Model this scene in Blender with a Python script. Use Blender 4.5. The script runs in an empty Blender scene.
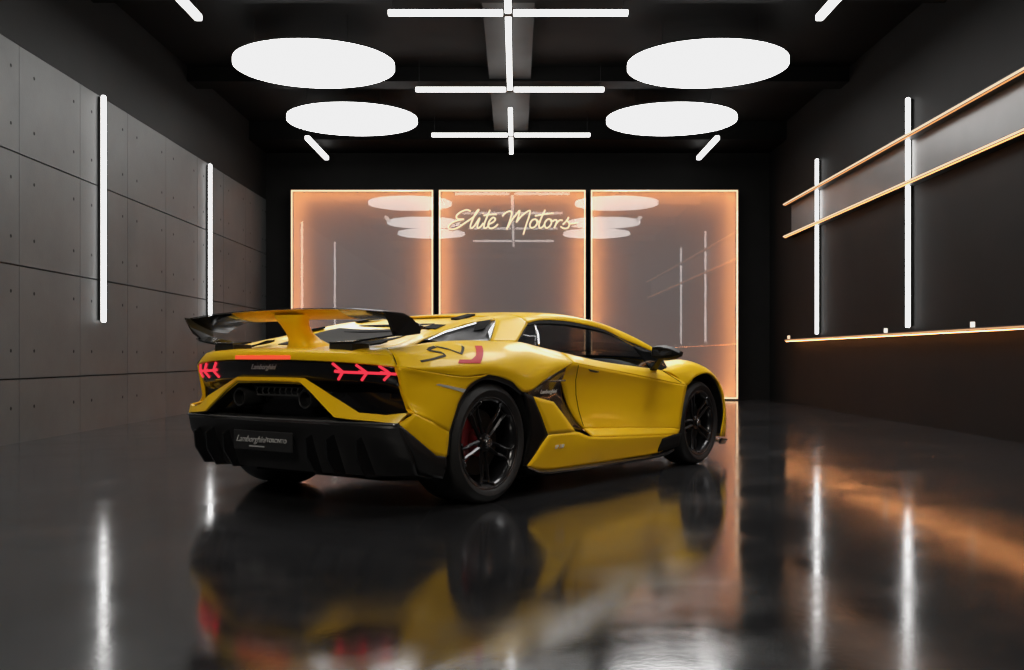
import bpy, bmesh, math, random
from mathutils import Vector, Matrix
from mathutils.bvhtree import BVHTree
random.seed(4)
sc = bpy.context.scene
COL = sc.collection
PI = math.pi

# ------------------------------------------------------------------ materials
def nmat(name):
    m = bpy.data.materials.new(name); m.use_nodes = True
    nt = m.node_tree; nt.nodes.clear()
    out = nt.nodes.new('ShaderNodeOutputMaterial')
    return m, nt, out
def pbr(name, col, rough=.5, metal=0., coat=0., coat_rough=.05, noise=0., nscale=8., bump=0., bscale=200., rvar=0., spec=.5, emis=None, estr=0.):
    m, nt, out = nmat(name)
    b = nt.nodes.new('ShaderNodeBsdfPrincipled')
    b.inputs['Base Color'].default_value = (*col, 1)
    b.inputs['Roughness'].default_value = rough
    b.inputs['Metallic'].default_value = metal
    b.inputs['Coat Weight'].default_value = coat
    b.inputs['Coat Roughness'].default_value = coat_rough
    b.inputs['Specular IOR Level'].default_value = spec
    if emis:
        b.inputs['Emission Color'].default_value = (*emis, 1); b.inputs['Emission Strength'].default_value = estr
    tc = nt.nodes.new('ShaderNodeTexCoord')
    if noise or rvar:
        n = nt.nodes.new('ShaderNodeTexNoise'); n.inputs['Scale'].default_value = nscale; n.inputs['Detail'].default_value = 6
        nt.links.new(tc.outputs['Object'], n.inputs['Vector'])
    if noise:
        r = nt.nodes.new('ShaderNodeMapRange'); r.inputs[1].default_value = .3; r.inputs[2].default_value = .7
        r.inputs[3].default_value = 1 - noise; r.inputs[4].default_value = 1 + noise
        nt.links.new(n.outputs['Fac'], r.inputs[0])
        mx = nt.nodes.new('ShaderNodeVectorMath'); mx.operation = 'SCALE'; mx.inputs[0].default_value = col
        nt.links.new(r.outputs[0], mx.inputs['Scale']); nt.links.new(mx.outputs[0], b.inputs['Base Color'])
    if rvar:
        r = nt.nodes.new('ShaderNodeMapRange'); r.inputs[1].default_value = .3; r.inputs[2].default_value = .7
        r.inputs[3].default_value = rough - rvar; r.inputs[4].default_value = rough + rvar
        nt.links.new(n.outputs['Fac'], r.inputs[0]); nt.links.new(r.outputs[0], b.inputs['Roughness'])
    if bump:
        n2 = nt.nodes.new('ShaderNodeTexNoise'); n2.inputs['Scale'].default_value = bscale; n2.inputs['Detail'].default_value = 3
        nt.links.new(tc.outputs['Object'], n2.inputs['Vector'])
        bp = nt.nodes.new('ShaderNodeBump'); bp.inputs['Strength'].default_value = bump; bp.inputs['Distance'].default_value = .01
        nt.links.new(n2.outputs['Fac'], bp.inputs['Height']); nt.links.new(bp.outputs[0], b.inputs['Normal'])
    nt.links.new(b.outputs[0], out.inputs['Surface'])
    return m
def emit(name, col, s):
    m, nt, out = nmat(name)
    e = nt.nodes.new('ShaderNodeEmission'); e.inputs[0].default_value = (*col, 1); e.inputs[1].default_value = s
    nt.links.new(e.outputs[0], out.inputs['Surface']); return m
def glass(name, tint, refl, rough=.0):
    m, nt, out = nmat(name)
    t = nt.nodes.new('ShaderNodeBsdfTransparent'); t.inputs[0].default_value = (*tint, 1)
    g = nt.nodes.new('ShaderNodeBsdfGlossy'); g.inputs['Roughness'].default_value = rough; g.inputs[0].default_value = (1, 1, 1, 1)
    f = nt.nodes.new('ShaderNodeLayerWeight'); f.inputs['Blend'].default_value = .25
    r = nt.nodes.new('ShaderNodeMapRange'); r.inputs[1].default_value = 0; r.inputs[2].default_value = 1
    r.inputs[3].default_value = refl; r.inputs[4].default_value = min(1, refl + .6)
    nt.links.new(f.outputs['Fresnel'], r.inputs[0])
    mx = nt.nodes.new('ShaderNodeMixShader'); nt.links.new(r.outputs[0], mx.inputs[0])
    nt.links.new(t.outputs[0], mx.inputs[1]); nt.links.new(g.outputs[0], mx.inputs[2])
    nt.links.new(mx.outputs[0], out.inputs['Surface']); return m

YEL = pbr('yellow_paint', (.98, .57, .006), rough=.42, coat=.22, coat_rough=.05, spec=.45)
YEL.node_tree.nodes['Principled BSDF'].inputs['Specular Tint'].default_value = (1., .78, .25, 1)
YEL.node_tree.nodes['Principled BSDF'].inputs['Coat Tint'].default_value = (1., .97, .85, 1)
CARB = pbr('gloss_black_carbon', (.006, .006, .007), rough=.22, coat=.6, coat_rough=.05, noise=.3, nscale=90)
SATIN = pbr('satin_black_plastic', (.010, .010, .011), rough=.45)
MIRB = pbr('mirror_housing_black', (.004, .004, .004), rough=.5, spec=.15)
MATTE = pbr('matte_black', (.004, .004, .004), rough=.9, spec=.2)
RUBBER = pbr('tyre_rubber', (.008, .008, .0085), rough=.62, bump=.15, bscale=60)
RIM = pbr('black_alloy', (.016, .016, .018), rough=.28, metal=.6, coat=.6)
RIMEDGE = pbr('dark_machined_alloy', (.16, .16, .17), rough=.3, metal=.9)
SILVER = pbr('brushed_silver', (.6, .6, .62), rough=.25, metal=1.)
DISC = pbr('brake_disc_steel', (.05, .048, .046), rough=.4, metal=.8)
REDC = pbr('red_caliper', (.2, .006, .012), rough=.4, coat=.6)
REDV = pbr('red_vinyl', (.65, .012, .015), rough=.5, coat=0., spec=.2)
BLKV = pbr('dark_vinyl', (.02, .016, .006), rough=.5, coat=0., spec=.2)
WHTV = pbr('pale_marking', (.65, .63, .6), rough=.4)
GREYV = pbr('grey_lettering', (.32, .32, .33), rough=.4)
PLATE = pbr('plate_dark_plastic', (.018, .018, .019), rough=.35)
PLATEBAR = pbr('plate_pale_print', (.42, .42, .42), rough=.5)
TAIL = emit('tail_light_red', (1.0, .035, .06), 1.15)
TAIL3 = emit('third_brake_light', (1.0, .075, .03), 1.15)
LEATHER = pbr('black_seat_leather', (.010, .010, .011), rough=.5, bump=.1, bscale=80)
CGLASS = glass('car_glass', (.50, .52, .53), .06)
MIRG = pbr('mirror_glass', (.6, .6, .6), rough=.03, metal=1.)
SHGLASS = pbr('dark_gloss_glass', (.008, .009, .012), rough=.34, coat=.25, coat_rough=.1)
FACET = pbr('polished_grey_facet', (.50, .52, .55), rough=.2, metal=.7)
WHITE_L = emit('white_light', (1., .985, .97), 5.2)
DISC_L = emit('disc_light', (1., .985, .965), 7.5)
LINE_L = emit('line_light', (1., .98, .95), 5.)
WARM_L = emit('warm_led', (1., .66, .42), 1.25)
WARM_R = emit('warm_led_dim', (1., .50, .24), .75)
WARM_T = emit('warm_light_edge', (1., .64, .36), 1.9)
WARM_E = emit('warm_led_hidden', (1., .29, .080), 110.)
NEON = emit('neon_warm', (1., .74, .44), 1.3)
LENS = pbr('pale_marker_lens', (.5, .48, .42), rough=.2, coat=1.)

def concrete():
    m, nt, out = nmat('grey_concrete')
    b = nt.nodes.new('ShaderNodeBsdfPrincipled'); tc = nt.nodes.new('ShaderNodeTexCoord')
    n = nt.nodes.new('ShaderNodeTexNoise'); n.inputs['Scale'].default_value = 1.1; n.inputs['Detail'].default_value = 9; n.inputs['Roughness'].default_value = .62
    nt.links.new(tc.outputs['Object'], n.inputs['Vector'])
    cr = nt.nodes.new('ShaderNodeValToRGB')
    cr.color_ramp.elements[0].position = .3; cr.color_ramp.elements[0].color = (.033, .035, .0345, 1)
    cr.color_ramp.elements[1].position = .72; cr.color_ramp.elements[1].color = (.059, .062, .0605, 1)
    nt.links.new(n.outputs['Fac'], cr.inputs[0]); nt.links.new(cr.outputs[0], b.inputs['Base Color'])
    n2 = nt.nodes.new('ShaderNodeTexNoise'); n2.inputs['Scale'].default_value = 60; n2.inputs['Detail'].default_value = 4
    nt.links.new(tc.outputs['Object'], n2.inputs['Vector'])
    bp = nt.nodes.new('ShaderNodeBump'); bp.inputs['Strength'].default_value = .12; bp.inputs['Distance'].default_value = .01
    nt.links.new(n2.outputs['Fac'], bp.inputs['Height']); nt.links.new(bp.outputs[0], b.inputs['Normal'])
    b.inputs['Roughness'].default_value = .55
    nt.links.new(b.outputs[0], out.inputs['Surface']); return m
CONC = concrete()
def floor_mat():
    m, nt, out = nmat('polished_dark_floor')
    b = nt.nodes.new('ShaderNodeBsdfPrincipled'); tc = nt.nodes.new('ShaderNodeTexCoord')
    n = nt.nodes.new('ShaderNodeTexNoise'); n.inputs['Scale'].default_value = .55; n.inputs['Detail'].default_value = 8; n.inputs['Roughness'].default_value = .6
    nt.links.new(tc.outputs['Object'], n.inputs['Vector'])
    cr = nt.nodes.new('ShaderNodeValToRGB')
    cr.color_ramp.elements[0].position = .35; cr.color_ramp.elements[0].color = (.017, .017, .018, 1)
    cr.color_ramp.elements[1].position = .7; cr.color_ramp.elements[1].color = (.033, .033, .035, 1)
    nt.links.new(n.outputs['Fac'], cr.inputs[0]); nt.links.new(cr.outputs[0], b.inputs['Base Color'])
    n3 = nt.nodes.new('ShaderNodeTexNoise'); n3.inputs['Scale'].default_value = 1.4; n3.inputs['Detail'].default_value = 7; n3.inputs['Roughness'].default_value = .65
    nt.links.new(tc.outputs['Object'], n3.inputs['Vector'])
    r = nt.nodes.new('ShaderNodeMapRange'); r.inputs[1].default_value = .35; r.inputs[2].default_value = .68
    r.inputs[3].default_value = .07; r.inputs[4].default_value = .165
    nt.links.new(n3.outputs['Fac'], r.inputs[0]); nt.links.new(r.outputs[0], b.inputs['Roughness'])
    n2 = nt.nodes.new('ShaderNodeTexNoise'); n2.inputs['Scale'].default_value = 50; n2.inputs['Detail'].default_value = 5
    nt.links.new(tc.outputs['Object'], n2.inputs['Vector'])
    bp = nt.nodes.new('ShaderNodeBump'); bp.inputs['Strength'].default_value = .018; bp.inputs['Distance'].default_value = .01
    nt.links.new(n2.outputs['Fac'], bp.inputs['Height']); nt.links.new(bp.outputs[0], b.inputs['Normal'])
    b.inputs['IOR'].default_value = 1.85
    nt.links.new(b.outputs[0], out.inputs['Surface']); return m
FLOOR = floor_mat()
BLACKWALL = pbr('black_plaster', (.0065, .0063, .006), rough=.6, spec=.08, noise=.15, nscale=1.5, bump=.08, bscale=40)
CEIL = pbr('black_ceiling', (.0035, .0034, .0033), rough=.7, spec=.06, noise=.15, nscale=1.)
BEAM = pbr('dark_grey_beam', (.045, .045, .045), rough=.6, spec=.1, noise=.12, nscale=2)
METAL = pbr('black_metal', (.012, .012, .012), rough=.4, metal=.3)
PANEL = pbr('backlit_grey_panel', (.13, .13, .13), rough=.8, emis=(.85, .97, 1.06), estr=.04, spec=.1)
PGLASS = glass('panel_glass', (.97, .97, .97), .020)

# ------------------------------------------------------------------ helpers
def link(name, me, mat, parent=None):
    o = bpy.data.objects.new(name, me); COL.objects.link(o)
    if mat is not None and len(me.materials) == 0: me.materials.append(mat)
    if parent is not None: o.parent = parent
    return o
def empty(name, loc, label, cat, group=None, rot=0):
    o = bpy.data.objects.new(name, None); COL.objects.link(o); o.location = loc; o.rotation_euler[2] = rot
    o.empty_display_size = .1
    o['label'] = label; o['category'] = cat
    if group: o['group'] = group
    return o
def tag(o, label, cat, group=None):
    o['label'] = label; o['category'] = cat
    if group: o['group'] = group
    return o
def struct(o): o['kind'] = 'structure'; return o
class MB:
    def __init__(s): s.bm = bmesh.new()
    def box(s, a, b, bev=0.):
        x0, y0, z0 = a; x1, y1, z1 = b
        v = [s.bm.verts.new(p) for p in ((x0,y0,z0),(x1,y0,z0),(x1,y1,z0),(x0,y1,z0),(x0,y0,z1),(x1,y0,z1),(x1,y1,z1),(x0,y1,z1))]
        fs = [s.bm.faces.new([v[i] for i in q]) for q in ((0,3,2,1),(4,5,6,7),(0,1,5,4),(1,2,6,5),(2,3,7,6),(3,0,4,7))]
        if bev:
            es = set(e for f in fs for e in f.edges)
            bmesh.ops.bevel(s.bm, geom=list(es), offset=bev, segments=2, affect='EDGES', profile=.5)
        return s
    def tube(s, pts, r, n=10, cap=True, closed=False):
        pts = [Vector(p) for p in pts]; rings = []
        N = len(pts); up = None
        for i, p in enumerate(pts):
            if closed: t = pts[(i+1) % N] - pts[i-1]
            else: t = pts[min(i+1, N-1)] - pts[max(i-1, 0)]
            if t.length < 1e-9: t = Vector((0,0,1))
            t.normalize()
            if up is None: up = t.orthogonal().normalized()
            up = (up - t * up.dot(t))
            if up.length < 1e-6: up = t.orthogonal()
            up.normalize(); w = t.cross(up)
            rr = r[i] if isinstance(r, (list, tuple)) else r
            rings.append([s.bm.verts.new(p + (up * math.cos(a) + w * math.sin(a)) * rr) for a in [2*PI*k/n for k in range(n)]])
        M = N if closed else N - 1
        for i in range(M):
            a, b = rings[i], rings[(i+1) % N]
            for k in range(n): s.bm.faces.new((a[k], a[(k+1)%n], b[(k+1)%n], b[k]))
        if cap and not closed: s.bm.faces.new(rings[0][::-1]); s.bm.faces.new(rings[-1])
        return s
    def lathe(s, prof, axis='Y', n=48, c=(0,0,0), closed=False):
        # prof: (r, h) ; axis of revolution
        rings = []
        for r, h in prof:
            ring = []
            for k in range(n):
                a = 2*PI*k/n; u, v = r*math.cos(a), r*math.sin(a)
                p = {'Y': (u, h, v), 'X': (h, u, v), 'Z': (u, v, h)}[axis]
                ring.append(s.bm.verts.new((p[0]+c[0], p[1]+c[1], p[2]+c[2])))
            rings.append(ring)
        m = len(rings)
        for i in range(m if closed else m-1):
            a, b = rings[i], rings[(i+1) % m]
            for k in range(n): s.bm.faces.new((a[k], a[(k+1)%n], b[(k+1)%n], b[k]))
        return s
    def prism(s, poly, d):
        # poly: list of 3D points (planar-ish), d: extrusion vector
        a = [s.bm.verts.new(p) for p in poly]; b = [s.bm.verts.new(Vector(p) + Vector(d)) for p in poly]
        s.bm.faces.new(a); s.bm.faces.new(b[::-1]); n = len(a)
        for i in range(n): s.bm.faces.new((a[i], b[i], b[(i+1)%n], a[(i+1)%n]))
        return s
    def grid(s, G):
        vs = [[s.bm.verts.new(p) for p in row] for row in G]
        for i in range(len(vs)-1):
            for j in range(len(vs[0])-1):
                q = (vs[i][j], vs[i][j+1], vs[i+1][j+1], vs[i+1][j])
                s.bm.faces.new(q)
        return s
    def build(s, name, mat, parent=None, smooth=False, solid=0., weld=True, autos=None):
        if weld: bmesh.ops.remove_doubles(s.bm, verts=s.bm.verts, dist=1e-5)
        bmesh.ops.recalc_face_normals(s.bm, faces=s.bm.faces)
        me = bpy.data.meshes.new(name); s.bm.to_mesh(me); s.bm.free()
        if smooth:
            for p in me.polygons: p.use_smooth = True
            if autos is not None: me.set_sharp_from_angle(angle=math.radians(autos))
        o = link(name, me, mat, parent)
        if solid:
            md = o.modifiers.new('solid', 'SOLIDIFY'); md.thickness = solid; md.offset = 0
        return o
def cr(p0, p1, p2, p3, t):
    return .5*((2*p1)+(p2-p0)*t+(2*p0-5*p1+4*p2-p3)*t*t+(3*p1-p0-3*p2+p3)*t**3)
def spline(P, per, lin=False):
    P = [Vector(p) for p in P]; out = []
    for i in range(len(P)-1):
        p0 = P[i-1] if i > 0 else P[i]*2-P[i+1]
        p3 = P[i+2] if i+2 < len(P) else P[i+1]*2-P[i]
        for k in range(per):
            t = k/per
            out.append(P[i].lerp(P[i+1], t) if lin else cr(p0, P[i], P[i+1], p3, t))
    out.append(P[-1]); return out
def resamp(P, n):
    P = [Vector(p) for p in P]; L = [0]
    for a, b in zip(P, P[1:]): L.append(L[-1]+(b-a).length)
    out = []
    for k in range(n):
        d = L[-1]*k/(n-1); i = 0
        while i < len(P)-2 and L[i+1] < d: i += 1
        seg = L[i+1]-L[i]; out.append(P[i].lerp(P[i+1], (d-L[i])/seg if seg > 1e-9 else 0))
    return out

# ------------------------------------------------------------------ camera
cam = bpy.data.cameras.new('camera'); camo = bpy.data.objects.new('camera', cam); COL.objects.link(camo)
camo.location = (0, 0, .86); camo.rotation_euler = (PI/2, 0, 0)
cam.sensor_width = 36; cam.lens = 36*1050/1024; cam.shift_x = -4/1024; cam.shift_y = 21/1024; cam.clip_end = 200
sc.camera = camo

# ------------------------------------------------------------------ room
XL, XR, YB, YF, ZC = -4.93, 5.0, 20.70, -6.0, 5.2
struct(MB().box((XL-.3, YF-.2, -.2), (XR+.3, YB+.3, 0)).build('floor', FLOOR))
struct(MB().box((XL-.3, YF-.2, ZC), (XR+.3, YB+.3, ZC+.2)).build('ceiling', CEIL))
struct(MB().box((XL-.3, YB, 0), (XR+.3, YB+.2, ZC)).build('wall_back', BLACKWALL))
struct(MB().box((XL-.3, YF-.2, 0), (XR+.3, YF, ZC)).build('wall_front', BLACKWALL))
struct(MB().box((XR, YF, 0), (XR+.2, YB, ZC)).build('wall_right', BLACKWALL))
# left wall: black upper plaster, concrete panels with open joints below
struct(MB().box((XL-.25, YF, 0), (XL-.03, YB, ZC)).build('wall_left', BLACKWALL))
def holes(bm, x, y, z):
    m = MB(); m.bm.free(); m.bm = bm
def concrete_wall():
    m = MB()
    ys = [10.42 + 1.455*k for k in range(-12, 8)]
    ys = [y for y in ys if y > YF+.1] ; ys = [YF] + ys + [YB]
    zs = [0, .63, 1.755, 2.865, 3.945]
    for a, b in zip(ys, ys[1:]):
        for c, d in zip(zs, zs[1:]):
            gz = .010
            m.box((XL-.03, a+.004, c+(gz if c else 0)), (XL, b-.004, d-gz*.6))
    o = m.build('wall_left', CONC)
    # formwork tie holes as small dark recessed cones set in the face
    me = o.data; me.materials.append(MATTE)
    bm = bmesh.new(); bm.from_mesh(me)
    for a, b in zip(ys, ys[1:]):
        if b < 6: continue
        for c, d in zip(zs, zs[1:]):
            hs = [c+.25*(d-c), c+.77*(d-c)] if d-c > .7 else [c+.55*(d-c)]
            for y in (a+.22*(b-a), b-.12*(b-a)):
                for z in hs:
                    vs = [bm.verts.new((XL+.0015, y+.019*math.cos(t), z+.019*math.sin(t))) for t in [2*PI*k/10 for k in range(10)]]
                    f = bm.faces.new(vs[::-1]); f.material_index = 1
    bm.to_mesh(me); bm.free()
    return struct(o)
concrete_wall()
struct(MB().box((XL-.03, YF, 3.945), (XL, YB, ZC)).build('trim_1', BLACKWALL))
# ceiling beams: one lengthwise dropped duct and crosswise beams
struct(MB().box((-.40, YF, 5.02), (.22, 19.4, ZC)).build('trim_2', BEAM))
for i, y in enumerate((-2.0, 2.6, 7.2, 11.8, 15.75)):
    struct(MB().box((XL, y, 4.98), (XR, y+.45, ZC)).build('trim_%d' % (3+i), CEIL))
struct(MB().box((XL, 19.4, 4.86), (XR, YB, ZC)).build('trim_8', CEIL))
struct(MB().box((XL, 16.2, 5.15), (XR, 16.5, ZC)).build('trim_9', BEAM))

# ------------------------------------------------------------------ backlit panels
ZT = 3.23+.86-.86
YP = 20.34
def back_panel(x0, x1, label):
    z0, z1 = .03, 4.09-.0
    z1 = .86 + (356-190)/1050*YP
    r = empty('light_panel', ((x0+x1)/2, YP, 0), label, 'light panel', 'edge lit glass panels on the back wall')
    w = (x1-x0)/2; D = .21
    m = MB()
    m.box((-w, D, z0), (w, D+.03, z1))
    m.build('back_board', PANEL, r)
    f = MB(); t = .012
    f.box((-w-t, -.005, z0-.03), (-w, D+.03, z1+t)); f.box((w, -.005, z0-.03), (w+t, D+.03, z1+t))
    f.box((-w, -.005, z1), (w, D+.03, z1+t)); f.box((-w, -.005, z0-.03), (w, D+.03, z0))
    f.build('frame', METAL, r)
    s = .026
    for y0_, y1_, q, nm, mt in ((.010, .020, s, 'light_edge', WARM_T), (.03, .05, .016, 'led_strip', WARM_E)):
        for a, b in (((-w, y0_, z0), (-w+q, y1_, z1)), ((w-q, y0_, z0), (w, y1_, z1)),
                 ((-w+q, y0_, z1-q), (w-q, y1_, z1)), ((-w+q, y0_, z0), (w-q, y1_, z0+q))):
            MB().box(a, b).build(nm, mt, r)
    for a, b in (((-w, .021, z0), (-w+s, .026, z1)), ((w-s, .021, z0), (w, .026, z1)),
                 ((-w+s, .021, z1-s), (w-s, .026, z1)), ((-w+s, .021, z0), (w-s, .026, z0+s))):
        MB().box(a, b).build('edge_backing', METAL, r)
    MB().box((-w, 0, z0), (w, .008, z1)).build('glass_pane', PGLASS, r)
    return r
def ux(u): return (u-516)/1050*YP
back_panel(ux(291), ux(433), 'left edge-lit grey glass panel with warm glow, beside the concrete wall')
back_panel(ux(439), ux(585.5), 'middle edge-lit grey glass panel behind the warm neon script sign')
back_panel(ux(591), ux(738), 'right edge-lit grey glass panel with warm glow, beside the black wall')

# ------------------------------------------------------------------ neon script sign
def neon():
    yS = YP-.10
    def W(p):
        u, v = 430+p[0]/6.024, 180+p[1]/6.024
        return Vector(((u-516)/1050*yS, 0, .86+(356-v)/1050*yS))
    r = empty('neon_sign', (0, yS, 0), 'warm white neon script sign reading Elite Motors, in front of the middle panel', 'neon sign')
    L = [('letter_e', [[(245,188),(222,180),(186,192),(160,215),(166,234),(205,236)], [(205,236),(160,245),(126,262),(110,284),(128,297),(165,288),(205,262)]]),
         ('letter_l', [[(205,262),(262,222),(294,180),(280,190),(256,240),(243,278),(252,290),(268,276)]]),
         ('letter_i', [[(268,276),(300,228),(286,270),(288,290),(306,280),(322,258)], [(318,200),(321,203)]]),
         ('letter_t', [[(362,180),(345,218),(328,262),(326,287),(340,288),(356,268)], [(322,214),(360,208),(402,206)]]),
         ('letter_e', [[(348,268),(378,255),(394,236),(380,226),(360,244),(350,272),(362,291),(386,286),(410,266)]]),
         ('letter_m', [[(436,218),(452,200),(478,188),(492,196),(484,235),(462,298)], [(470,285),(494,240),(526,200),(540,184),(534,215),(520,255)], [(520,255),(552,216),(600,184),(598,215),(582,262),(562,328)]]),
         ('letter_o', [[(640,236),(618,240),(602,264),(606,286),(628,284),(646,260),(640,238),(655,252),(668,250)]]),
         ('letter_t', [[(694,180),(676,216),(658,262),(660,288),(676,284),(690,268)], [(632,216),(690,206),(745,200)]]),
         ('letter_o', [[(722,234),(704,240),(690,264),(698,288),(718,282),(732,258),(724,236),(738,248),(750,240)]]),
         ('letter_r', [[(750,240),(764,244),(757,268),(748,290),(762,262),(782,242),(800,244)]]),
         ('letter_s', [[(800,268),(822,246),(836,224),(828,244),(840,266),(830,288),(806,291),(786,280)], [(836,262),(862,262),(888,256)]])]
    for nm, strokes in L:
        m = MB()
        for st in strokes:
            pts = [W(p) for p in spline([(a, b, 0) for a, b in st], 5)]
            m.tube(pts, .015, 8)
        m.build(nm, NEON, r, smooth=True)
    for u in (150, 345, 480, 600, 720, 830):
        p = W((u, 262)); MB().tube([p, p+Vector((0, .09, 0))], .006, 6).build('standoff_pin', METAL, r)
neon()

# ------------------------------------------------------------------ pendant discs
def disc_light(x, y, label):
    H = 3.835+.86
    r = empty('disc_pendant', (x, y, H), label, 'pendant light', 'round disc pendants under the ceiling')
    R = 1.06
    k = MB().lathe([(0.001, 0), (R-.02, 0), (R, .012), (R, .075), (R-.02, .085), (0.001, .085)], 'Z', 72).build('diffuser', DISC_L, r, smooth=True, autos=40)
    MB().lathe([(0.001, .0855), (R-.03, .0855), (R-.04, .12), (0.001, .12)], 'Z', 48).build('housing', METAL, r)
    for a in (.6, 2.2, 3.8, 5.4):
        p = Vector((R*.8*math.cos(a), R*.8*math.sin(a), .12))
        MB().tube([p, (p.x, p.y, ZC-.0-H)], .004, 5).build('cable', METAL, r)
    return r
rows = [(17.2, 'second row from back wall'), ]
for side, xs in (('left', -2.685), ('right', 2.55)):
    disc_light(xs, 17.25, 'round white disc pendant, %s one of the pair nearest the glowing back panels' % side)
    disc_light(xs, 14.0, 'large round white disc pendant, %s one of the nearer pair in view' % side)
    disc_light(xs, 10.1, 'round white disc pendant just above the picture, %s side, mirrored in the glass panels' % side)
    disc_light(xs, 7.4, 'round white disc pendant over the near floor, %s side, above the picture' % side)

# ------------------------------------------------------------------ cross shaped linear pendants
def cross_light(y, label, segs, half=1.365):
    H = 4.738; x = -.09
    r = empty('cross_pendant', (x, y, H), label, 'pendant light', 'cross shaped linear pendants')
    w = .035
    for a, b in ((-half, -.06), (.06, half)):
        MB().box((a, -w, 0), (b, w, .06), .008).build('light_tube', LINE_L, r)
    for a, b in segs:
        MB().box((-w, a-y, 0), (w, b-y, .06), .008).build('light_tube', LINE_L, r)
    MB().box((-.055, -.055, .002), (.055, .055, .07)).build('hub_joint', METAL, r)
    for a in (-half+.05, half-.05):
        MB().tube([(a, 0, .06), (a, 0, ZC-H)], .004, 5).build('cable', METAL, r)
cross_light(11.96, 'cross-shaped white linear pendant nearest the camera, at the top edge', [(10.2, 11.90), (12.03, 13.78)])
cross_light(15.4, 'T-shaped white linear pendant, middle one along the grey ceiling beam', [(13.82, 15.34)], 1.38)
cross_light(18.57, 'cross-shaped white linear pendant farthest back, above the glass panels', [(16.65, 18.51), (18.63, 20.2)], 1.40)
cross_light(8.5, 'cross-shaped white linear pendant above the picture, seen only in reflections', [(6.8, 8.4), (8.6, 10.1)])
cross_light(5.0, 'cross-shaped white linear pendant over the near floor, seen only in reflections', [(3.3, 4.9), (5.1, 6.7)])

def line_pendant(x, y0, y1, label):
    H = 4.64
    r = empty('linear_pendant', (x, (y0+y1)/2, H), label, 'pendant light', 'short linear pendants along the sides')
    L = (y1-y0)/2
    MB().box((-.04, -L, 0), (.04, L, .07), .01).build('light_tube', LINE_L, r)
    for a in (-L+.08, L-.08): MB().tube([(0, a, .07), (0, a, ZC-H)], .004, 5).build('cable', METAL, r)
line_pendant(-3.65, 18.35, 20.25, 'short white linear pendant near the back left corner, below the left disc')
line_pendant(3.52, 18.35, 20.25, 'short white linear pendant near the back right corner, below the right disc')
line_pendant(-3.58, 11.0, 11.85, 'white linear pendant cut by the top edge, left of the large disc')
line_pendant(3.42, 11.0, 11.85, 'white linear pendant cut by the top edge, right of the large disc')

# ------------------------------------------------------------------ vertical wall lights
def wall_light(x, y, z0, z1, label, side):
    r = empty('wall_light', (x, y, z0), label, 'wall light', 'vertical white light tubes on the side walls')
    h = z1-z0; w = .032; d = -side
    bx = lambda a, b: (min(a, b), max(a, b))
    a, b = bx(0, d*.03)
    MB().box((a, -.04, .02), (b, .04, h-.02)).build('mount_rail', METAL, r)
    a, b = bx(d*.03, d*.075)
    MB().box((a, -w, 0), (b, w, h), .012).build('light_tube', WHITE_L, r)
wall_light(XL, 12.42, 1.26, 3.94, 'tall vertical white light tube on the concrete wall, nearer of two', -1)
wall_light(XL, 16.75, 1.26, 3.92, 'tall vertical white light tube on the concrete wall, farther one above the spoiler', -1)
wall_light(XR, 17.27, 1.22, 4.10, 'tall vertical white light tube on the black wall, farther of two', 1)
wall_light(XR, 13.26, 1.22, 4.12, 'tall vertical white light tube on the black wall, nearer one crossing the ledges', 1)
wall_light(XR, 9.2, 1.22, 4.12, 'vertical white light tube on the black wall, outside the picture', 1)

# ------------------------------------------------------------------ right wall ledges
def ledge(z, label, y0=2.0, y1=18.98, d=.16, mat=None, under=1.2):
    r = empty('lit_ledge', (XR, y1, z), label, 'lit ledge', 'horizontal warm-lit ledges on the black wall')
    MB().box((-d, y0-y1, -.02), (0, 0, .02)).build('shelf_board', METAL, r)
    MB().box((-d-.014, y0-y1, -.012), (-d, 0, .006)).build('led_strip', mat or WARM_L, r)
    MB().box((-d+.005, y0-y1, -.026), (-d+.025, -.02, -.0205)).build('under_led', emit('warm_led_under', (1., .36, .11), under), r)
    return r
ledge(3.60, 'upper warm-lit ledge running along the black right wall')
ledge(3.02, 'middle warm-lit ledge on the black wall, bottom of the grey band', under=3.)
lo = ledge(1.145, 'lowest thin warm-lit rail along the black right wall', d=.13, mat=WARM_R, under=20.)
bd = MB().box((XR-.02, 2.0, 3.04), (XR-.001, 18.98, 3.58)).build('wall_panel', pbr('grey_display_band', (.11, .11, .11), rough=.35, noise=.1, nscale=2))
tag(bd, 'long grey panel between the upper and middle lit ledges', 'wall panel')
for y in (18.75, 13.83, 11.2, 8.6):
    p = MB().box((XR-.15, y-.018, 1.165), (XR-.11, y+.018, 1.225), .004).build('rail_spotlight', emit('spot_white', (1., .9, .78), 1.2) if y != 18.75 else WARM_L)
    tag(p, {18.75: 'tiny glowing spotlight at the far end of the low rail', 13.83: 'tiny white spotlight on the low rail between the two tubes', 11.2: 'tiny white spotlight on the low rail right of the nearer tube', 8.6: 'tiny white spotlight on the low rail outside the picture'}[y], 'spotlight', 'spotlights on the low rail')

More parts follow.
